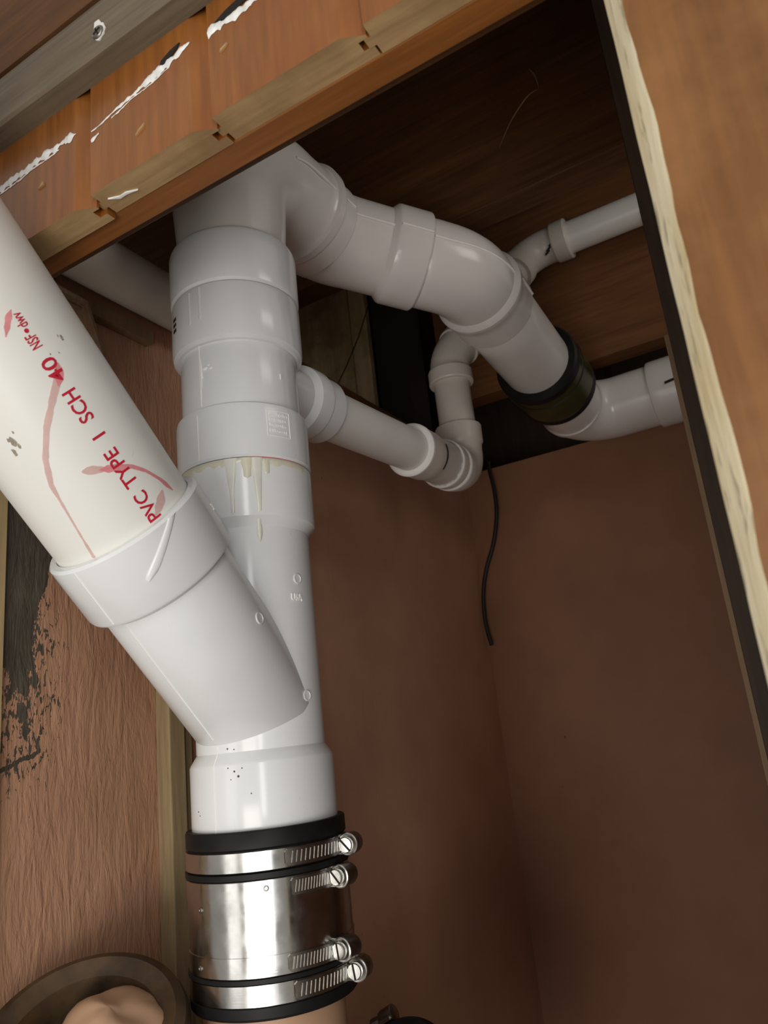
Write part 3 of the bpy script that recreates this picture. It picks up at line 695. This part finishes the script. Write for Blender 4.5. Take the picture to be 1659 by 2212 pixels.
BR.tube(MB(), [(g0 - .038, .030), (g0 - .038, .0370), (g0 - .012, .0375), (g0 - .009, .0345), (g1, .0340), (g1 + .006, .0345), (g1 + .010, .0382), (g1 + .036, .0390), (g1 + .038, .0375), (g1 + .038, .030)], 64).build('body', 'pvc_back', f4, 25)
mk = MB()
for i in range(6):
    c = BR.at(g1 - .004 + i * .0035); ph = math.radians(-52 + i * 6); d = V((0, math.cos(ph + math.pi), math.sin(ph))) * .0348
    mk.obox(c + d, (.0034, 0, .0020), V((0, -d.z, d.y)).normalized() * (.0022 + .0012 * (i % 2)), d * .02)
mk.build('black_scribble', 'black', f4, 0)
v4 = thing('vent_pipe', 'small white pipe running level along the joist at upper right', 'pipe', BR.at(g1 + .12) - V((0, 0, .031)))
BR.tube(MB(), [(g1 + .030, .028), (g1 + .031, .0302), (BR.L, .0302), (BR.L, .028)], 64).build('pipe_wall', 'pvc_pipe', v4, 40)
mk = MB()
for i in range(7):
    ph = math.radians(-25 - i * 9); q_ = V((-.1235 + .004 * noise.noise((i * 1.3, 4, 2)), 1.330 - .0304 * math.cos(ph), .877 + .0304 * math.sin(ph)))
    mk.obox(q_, (.0016 + .0012 * (i % 3), 0, 0), (0, .0004, 0), (0, 0, .0024))
mk.build('dirt_mark', 'black', v4, 0)
# dim white pipe lying above the left wall
bp = thing('vent_pipe', 'dim white pipe along the top of the left wall, under the batten', 'pipe', (-.600, .55, .500))
MB().lathe((-.602, .375, .531), (0, 1, 0), [(0, .028), (0, .0302), (.39, .0302), (.39, .028)], 48).build('pipe_wall', 'pvc_back', bp, 40)

# ------------------------------------------------------------------ branch pipe with red print
bpipe = thing('branch_pipe', 'large cream white pipe with red lettering slanting into the wye', 'pipe', BO + BD * .21)
RP = .0573
MB().lathe(BO, BD, [(.200, .054), (.200, RP), (1.10, RP), (1.10, .052)], 128).build('pipe_wall', 'pvc_pipe', bpipe, 40)
PH0 = math.radians(-16.5)
def on_pipe(s_, ph, h=0.0): return branch_pt(s_ - .0055, ph - .095, RP + h)
# reading runs up the pipe; letter tops point to the lower left
def pr(s0): return lambda u, v, h: on_pipe(s0 + u, PH0 - (v - .0052) / RP, h)
for body, s0, s_end, size in (('PVC', .2235, .2470, .0150), ('TYPE', .2530, .2835, .0150), ('1', .2945, None, .0150), ('SCH', .3075, .3315, .0150), ('40', .3390, .3560, .0150)):
    wrap_text(body, size, pr(s0), 'print_lettering', 'red', bpipe, s_end - s0 if s_end else None)
for body, s0, s_end, size in (('NSF', .3640, .3735, .0110), ('dwv', .3790, .3890, .0100)):
    wrap_text(body, size, lambda u, v, h, s0=s0: on_pipe(s0 + u, PH0 - (v - .0035) / RP, h), 'print_lettering', 'red', bpipe, s_end - s0)
MB().lathe(on_pipe(.3765, PH0, -.0002), (on_pipe(.3765, PH0, 1) - on_pipe(.3765, PH0)), [(0, .0015), (.0006, .0015), (.0006, .0001)], 16).build('print_dot', 'red', bpipe)
def smear(pts, mat, name='ink_smear', h=.00025):
    """ribbon on the pipe: pts are (s, phi in degrees, half width)"""
    mk = MB(); rows = []; dense = []
    for (a, b_), k in zip(zip(pts, pts[1:]), range(99)):
        n_ = 8
        for i in range(n_): f = i / n_; dense.append(tuple(x + (y - x) * f for x, y in zip(a, b_)))
    dense.append(pts[-1])
    for i, (s_, ph, hw) in enumerate(dense):
        a = dense[max(0, i - 1)]; c = dense[min(len(dense) - 1, i + 1)]
        ds = c[0] - a[0]; dp = math.radians(c[1] - a[1]) * RP; L = math.hypot(ds, dp) or 1
        ns, np_ = -dp / L, ds / L; hw *= min(1, (i + 1) / 5, (len(dense) - i) / 5); hw *= 1 + .35 * noise.noise((s_ * 200, ph * .2, 1))
        rows.append([on_pipe(s_ + ns * hw * g, math.radians(ph) + np_ * hw * g / RP, h) for g in (-1, -.33, .33, 1)])
    mk.quadgrid(rows, False); return mk.build(name, mat, bpipe, 60)
smear([(.349, -14, .0016), (.341, -18, .0026), (.332, -28, .0024), (.318, -42, .0022), (.300, -55, .0020), (.283, -62.4, .0018), (.270, -64, .0010), (.257, -65.5, .0008), (.240, -67.5, .0007), (.225, -69, .0012), (.2225, -69.2, .0025)], 'pinkpale')
smear([(.350, -11, .0014), (.344, -14, .0028), (.337, -20, .0024)], 'pink', h=.0003)
smear([(.281, -40, .0030), (.278, -33, .0030), (.273, -24, .0020)], 'pinkpale', h=.0002)
smear([(.276, -30, .0018), (.271, -20, .0030), (.265, -9, .0016), (.256, -1, .0012), (.244, 6, .0014), (.231, 11, .0022)], 'pink', h=.0003)
smear([(.237, 2, .0030), (.231, -6, .0034), (.226, -15, .0030)], 'pinkpale', h=.0002)
smear([(.392, -17, .0012), (.388, -22, .0020), (.379, -30, .0014)], 'pink', h=.0003)
smear([(.412, -24, .0010), (.409, -26, .0012)], 'red', h=.0003)
for s_, ph, r_ in ((.320, -66, .0028), (.3225, -68, .0015), (.316, -64, .0016), (.3135, -70, .0022), (.3255, -62, .0008), (.362, 3, .0016), (.3645, 1, .0008), (.357, -12, .0006), (.355, -6, .0006)):
    mk = MB(); c0 = (s_, math.radians(ph)); ring = []; ring2 = []
    for i in range(10):
        a = 2 * math.pi * i / 10; k = r_ * (1 + .7 * noise.noise((s_ * 900, math.cos(a) * 1.3, math.sin(a) * 1.3)))
        ring.append(on_pipe(s_ + k * math.cos(a) * 1.3, c0[1] + k * math.sin(a) * .7 / RP, .0001)); ring2.append(on_pipe(s_ + k * .6 * math.cos(a), c0[1] + k * .5 * math.sin(a) / RP, .0003))
    mk.quadgrid([ring, ring2]); mk.cap(range(10, 20)); mk.build('dirt_mark', 'dirt', bpipe)

# ------------------------------------------------------------------ shielded coupling on the stack
cpl = thing('shielded_coupling', 'steel banded black rubber coupling with four screw clamps on the stack', 'coupling', (AX[0], AX[1], -.193))
zprof(MB(), [(-.0615, .0600), (-.0615, .0672), (-.063, .0680), (-.0745, .0680), (-.076, .0664), (-.0915, .0664), (-.0925, .0690), (-.0965, .0690), (-.0975, .0664), (-.164, .0664), (-.165, .0690), (-.168, .0690), (-.169, .0664), (-.1825, .0664), (-.184, .0685), (-.191, .0680), (-.193, .0665), (-.193, .0565)], 128).build('rubber_sleeve', 'rubber', cpl, 30)
zprof(MB(), [(-.0978, .0660), (-.0978, .0676), (-.1640, .0676), (-.1640, .0660)], 128).build('steel_shield', 'steel', cpl, 30)
def clamp(zc, ph_s, ph_0, tilt=0.0):
    bandr = .0682
    cb = zprof(MB(), [(zc - .0068, bandr - .001), (zc - .0070, bandr), (zc + .0070, bandr), (zc + .0068, bandr - .001)], 128).build('clamp_band', 'steel', cpl, 30)
    # slotted end of the band running into the screw housing
    mk = MB(); rows = []; n_ = 24; a0_, a1_ = math.radians(ph_0), math.radians(ph_s)
    for i in range(n_ + 1):
        f = i / n_; a = a0_ + (a1_ - a0_) * f; zz = zc
        hh = .0062 if i > 1 else (.0040 if i == 0 else .0060)
        rows.append([stack_pt(a, zz - hh, bandr + .0001), stack_pt(a, zz - hh, bandr + .0012), stack_pt(a, zz + hh, bandr + .0012), stack_pt(a, zz + hh, bandr + .0001)])
    mk.quadgrid(rows, False); mk.build('slotted_strip', 'dark_steel', cb, 20)
    mk = MB(); N = 14
    for i in range(N):
        a = a0_ + (a1_ - a0_) * (i + 1.6) / (N + 1.5); t = V((-math.sin(a), math.cos(a), 0)); d = V((math.cos(a), math.sin(a), 0))
        mk.obox(stack_pt(a, zc, bandr + .0013), t * .00055 , d * .0004, V((0, 0, .0042)) + t * .0008)
    mk.build('slots', 'zinc', cb, 0)
    a = a1_; d = V((math.cos(a), math.sin(a), 0)); t = V((math.sin(a), -math.cos(a), 0))      # t points back to the viewer
    c = stack_pt(a, zc, bandr + .0068)
    hs = MB(); hs.lathe(c - t * .0165, t, [(0, .0040), (.0015, .0075), (.004, .0086), (.0150, .0086), (.0165, .0082), (.0165, .0070)], 24)
    hs.obox(c - t * .0075 - d * .005, t * .008, d * .003, (0, 0, .0078)); hs.build('screw_housing', 'dark_steel', cb, 35)
    rg = MB(); rg.lathe(c, t, [(-.0012, .0070), (-.0012, .0088), (.0008, .0090), (.0014, .0082), (.0010, .0070)], 28, caps=False); rg.build('housing_lip', 'zinc', cb, 40)
    hd = MB(); hd.lathe(c, t, [(-.006, .0045), (.0020, .0045), (.0022, .0062), (.0052, .0062), (.0060, .0056), (.0060, .0001)], 6 if False else 24); hb = hd.build('screw_head', 'zinc', cb, 35)
    an = random.uniform(.5, 1.2) if zc > -.13 else random.uniform(1.4, 1.7)
    sv = d * math.cos(an) + V((0, 0, 1)) * -math.sin(an); sw = t.cross(sv)
    MB().obox(c + t * .0058, sv * .0060, sw * .0008, t * .0004).build('screw_slot', 'hole', cb, 0)
clamp(-.0838, 10, -40); clamp(-.1050, -3, -37); clamp(-.1570, -6, -42); clamp(-.1760, 8, -39)
# spot welds on the shield
for ph, z in ((-104, -.117), (-53, -.1035), (-106, -.158)):
    a = math.radians(ph); ring_mark(stack_pt(a, z, .0676 if z > -.14 else .0682), (math.cos(a), math.sin(a), 0), .0022, cpl, 'spot_weld', 'dark_steel')

ci = thing('cast_iron_pipe', 'pink painted iron pipe below the steel banded coupling', 'pipe', (AX[0], AX[1], FL))
zprof(MB(), [(FL, .0560), (-.192, .0560), (-.10, .0558)], 64).build('pipe_wall', 'iron_paint', ci, 40)
# old hub stub at the lower left
hc = V((-.560, .462, -.250)); hd_ = V((.30, -.42, .86)).normalized()
hb = thing('iron_hub', 'rusty dark iron pipe hub with a pink painted plug, lower left', 'pipe fitting', hc - hd_ * .3)
MB().lathe(hc, hd_, [(-.28, .050), (-.06, .052), (-.045, .060), (-.02, .070), (.030, .072), (.052, .076), (.066, .078), (.074, .075), (.077, .068), (.070, .056), (.05, .052)], 64).build('hub', 'iron_rust', hb, 40)
mk = MB(); pc = hc + hd_ * .058 + V((.012, .018, 0)); u_ = V((0, 0, 1)); u_ = (u_ - hd_ * u_.dot(hd_)).normalized(); w_ = hd_.cross(u_); rows = []
for i in range(15):
    f = i / 14; rr_ = .0505 * math.cos(f * math.pi / 2 * .985); hh = -.02 + .052 * math.sin(f * math.pi / 2)
    row = []
    for j in range(40):
        a = 2 * math.pi * j / 40; k = 1 + .10 * noise.noise((math.cos(a) * 2, math.sin(a) * 2, f * 3)); q0 = (1 - f) ** .5; h2 = hh + .010 * noise.noise((math.cos(a) * 1.9 * q0 + 4, math.sin(a) * 1.9 * q0, 1.5))
        row.append(pc + (u_ * math.cos(a) + w_ * math.sin(a)) * rr_ * k + hd_ * h2)
    rows.append(row)
b, n, R = mk.quadgrid(rows, True); mk.cap([b + (R - 1) * n + j for j in range(n)]); mk.build('plug', 'iron_paint', hb, 60)
# second coupling low behind the stack, only its top shows
c2 = V((-.432, .700, -.330)); d2 = V((.20, .80, -.60)).normalized()
k2 = thing('rubber_coupling', 'black rubber coupling low at the bottom edge right of the stack', 'coupling', c2 - V((0, 0, .08)))
MB().lathe(c2 - d2 * .02, d2, [(0, .055), (0, .0685), (.004, .0715), (.028, .0715), (.030, .069), (.045, .069), (.047, .0715), (.075, .0715), (.075, .055)], 64).build('rubber_sleeve', 'rubber', k2, 25)
up2 = V((0, 0, 1)); up2 = (up2 - d2 * up2.dot(d2)).normalized(); sd2 = d2.cross(up2)
for ang, dep_ in ((-34, -.012), (36, .050)):
    a = math.radians(-ang); rad = up2 * math.cos(a) - sd2 * math.sin(a); tg = d2.cross(rad)
    c = c2 + d2 * dep_ + rad * .0800
    h_ = MB(); h_.lathe(c - tg * .008, tg, [(0, .004), (.001, .0075), (.004, .0086), (.017, .0086), (.018, .007)], 20); h_.obox(c - rad * .006, tg * .007, rad * .003, d2 * .007); h_.build('screw_housing', 'dark_steel', k2, 35)
    MB().lathe(c - tg * .013, -tg, [(-.006, .005), (0, .0062), (.005, .0062), (.006, .0055), (.006, .0001)], 6).build('screw_head', 'dark_steel', k2, 20)
MB().lathe(c2 + d2 * .04, d2, [(0, .05), (0, .0572), (.25, .0572), (.25, .05)], 48).build('pipe_wall', 'iron_paint', k2, 40)

# ------------------------------------------------------------------ loose cable and wire
pts = [(-.566, 1.522, .548), (-.566, 1.52, .529), (-.562, 1.52, .480), (-.565, 1.52, .428), (-.581, 1.52, .369), (-.607, 1.52, .313), (-.621, 1.52, .266), (-.626, 1.52, .217), (-.624, 1.52, .182), (-.619, 1.52, .154)]
def spline(P, n_=8):
    P = [V(p) for p in P]; out = []
    for i in range(len(P) - 1):
        a = P[max(0, i - 1)]; b_ = P[i]; c = P[i + 1]; d = P[min(len(P) - 1, i + 2)]
        for k in range(n_):
            t = k / n_; out.append(.5 * ((2 * b_) + (c - a) * t + (2 * a - 5 * b_ + 4 * c - d) * t * t + (3 * b_ - a - 3 * c + d) * t ** 3))
    return out + [P[-1]]
q = spline(pts)
tag(MB().sweep(q, [.0044] * len(q), 14).build('hanging_cable', 'cable', None, 40), 'black cable hanging with a cut end in front of the corner', 'cable')
q = spline([(-.285, 1.47, .622), (-.255, 1.49, .640), (-.21, 1.50, .644), (-.16, 1.50, .634), (-.12, 1.50, .612)])
tag(MB().sweep(q, [.0012] * len(q), 8).build('thin_wire', 'dark_steel', None, 40), 'thin grey wire arching over the last white elbow', 'wire')

# specks on the wye's lower hub and splinters on the joist
for ph, z, r_ in ((-80, .002, .0008), (-74, .001, .0006), (-70, -.003, .0007), (-77, -.013, .0006), (-72, -.016, .0009), (-66, -.014, .0006), (-69, -.020, .0011), (-75, -.022, .0005), (-110, -.045, .0006), (-108, -.048, .0005), (-60, -.034, .0006)):
    a = math.radians(ph); p = stack_pt(a, z, (.0625 if z < -.0115 else RB) - .0002)
    MB().lathe(p, (math.cos(a), math.sin(a), 0), [(0, r_), (.0005, r_ * .8), (.0006, .0001)], 8).build('dirt_speck', 'iron_rust', wy)
jo = [o_ for o_ in bpy.data.objects if o_.name == 'floor_joist'][0]
for q in ([(-.198, .948, .925), (-.190, .947, .905), (-.188, .948, .880)], [(-.188, .948, .880), (-.205, .944, .874), (-.235, .946, .850), (-.262, .948, .815)]):
    q = spline(q); MB().sweep(q, [.0011 * math.sin(math.pi * (i + .6) / (len(q) + .2)) for i in range(len(q))], 6).build('splinter', 'plank_end', jo)
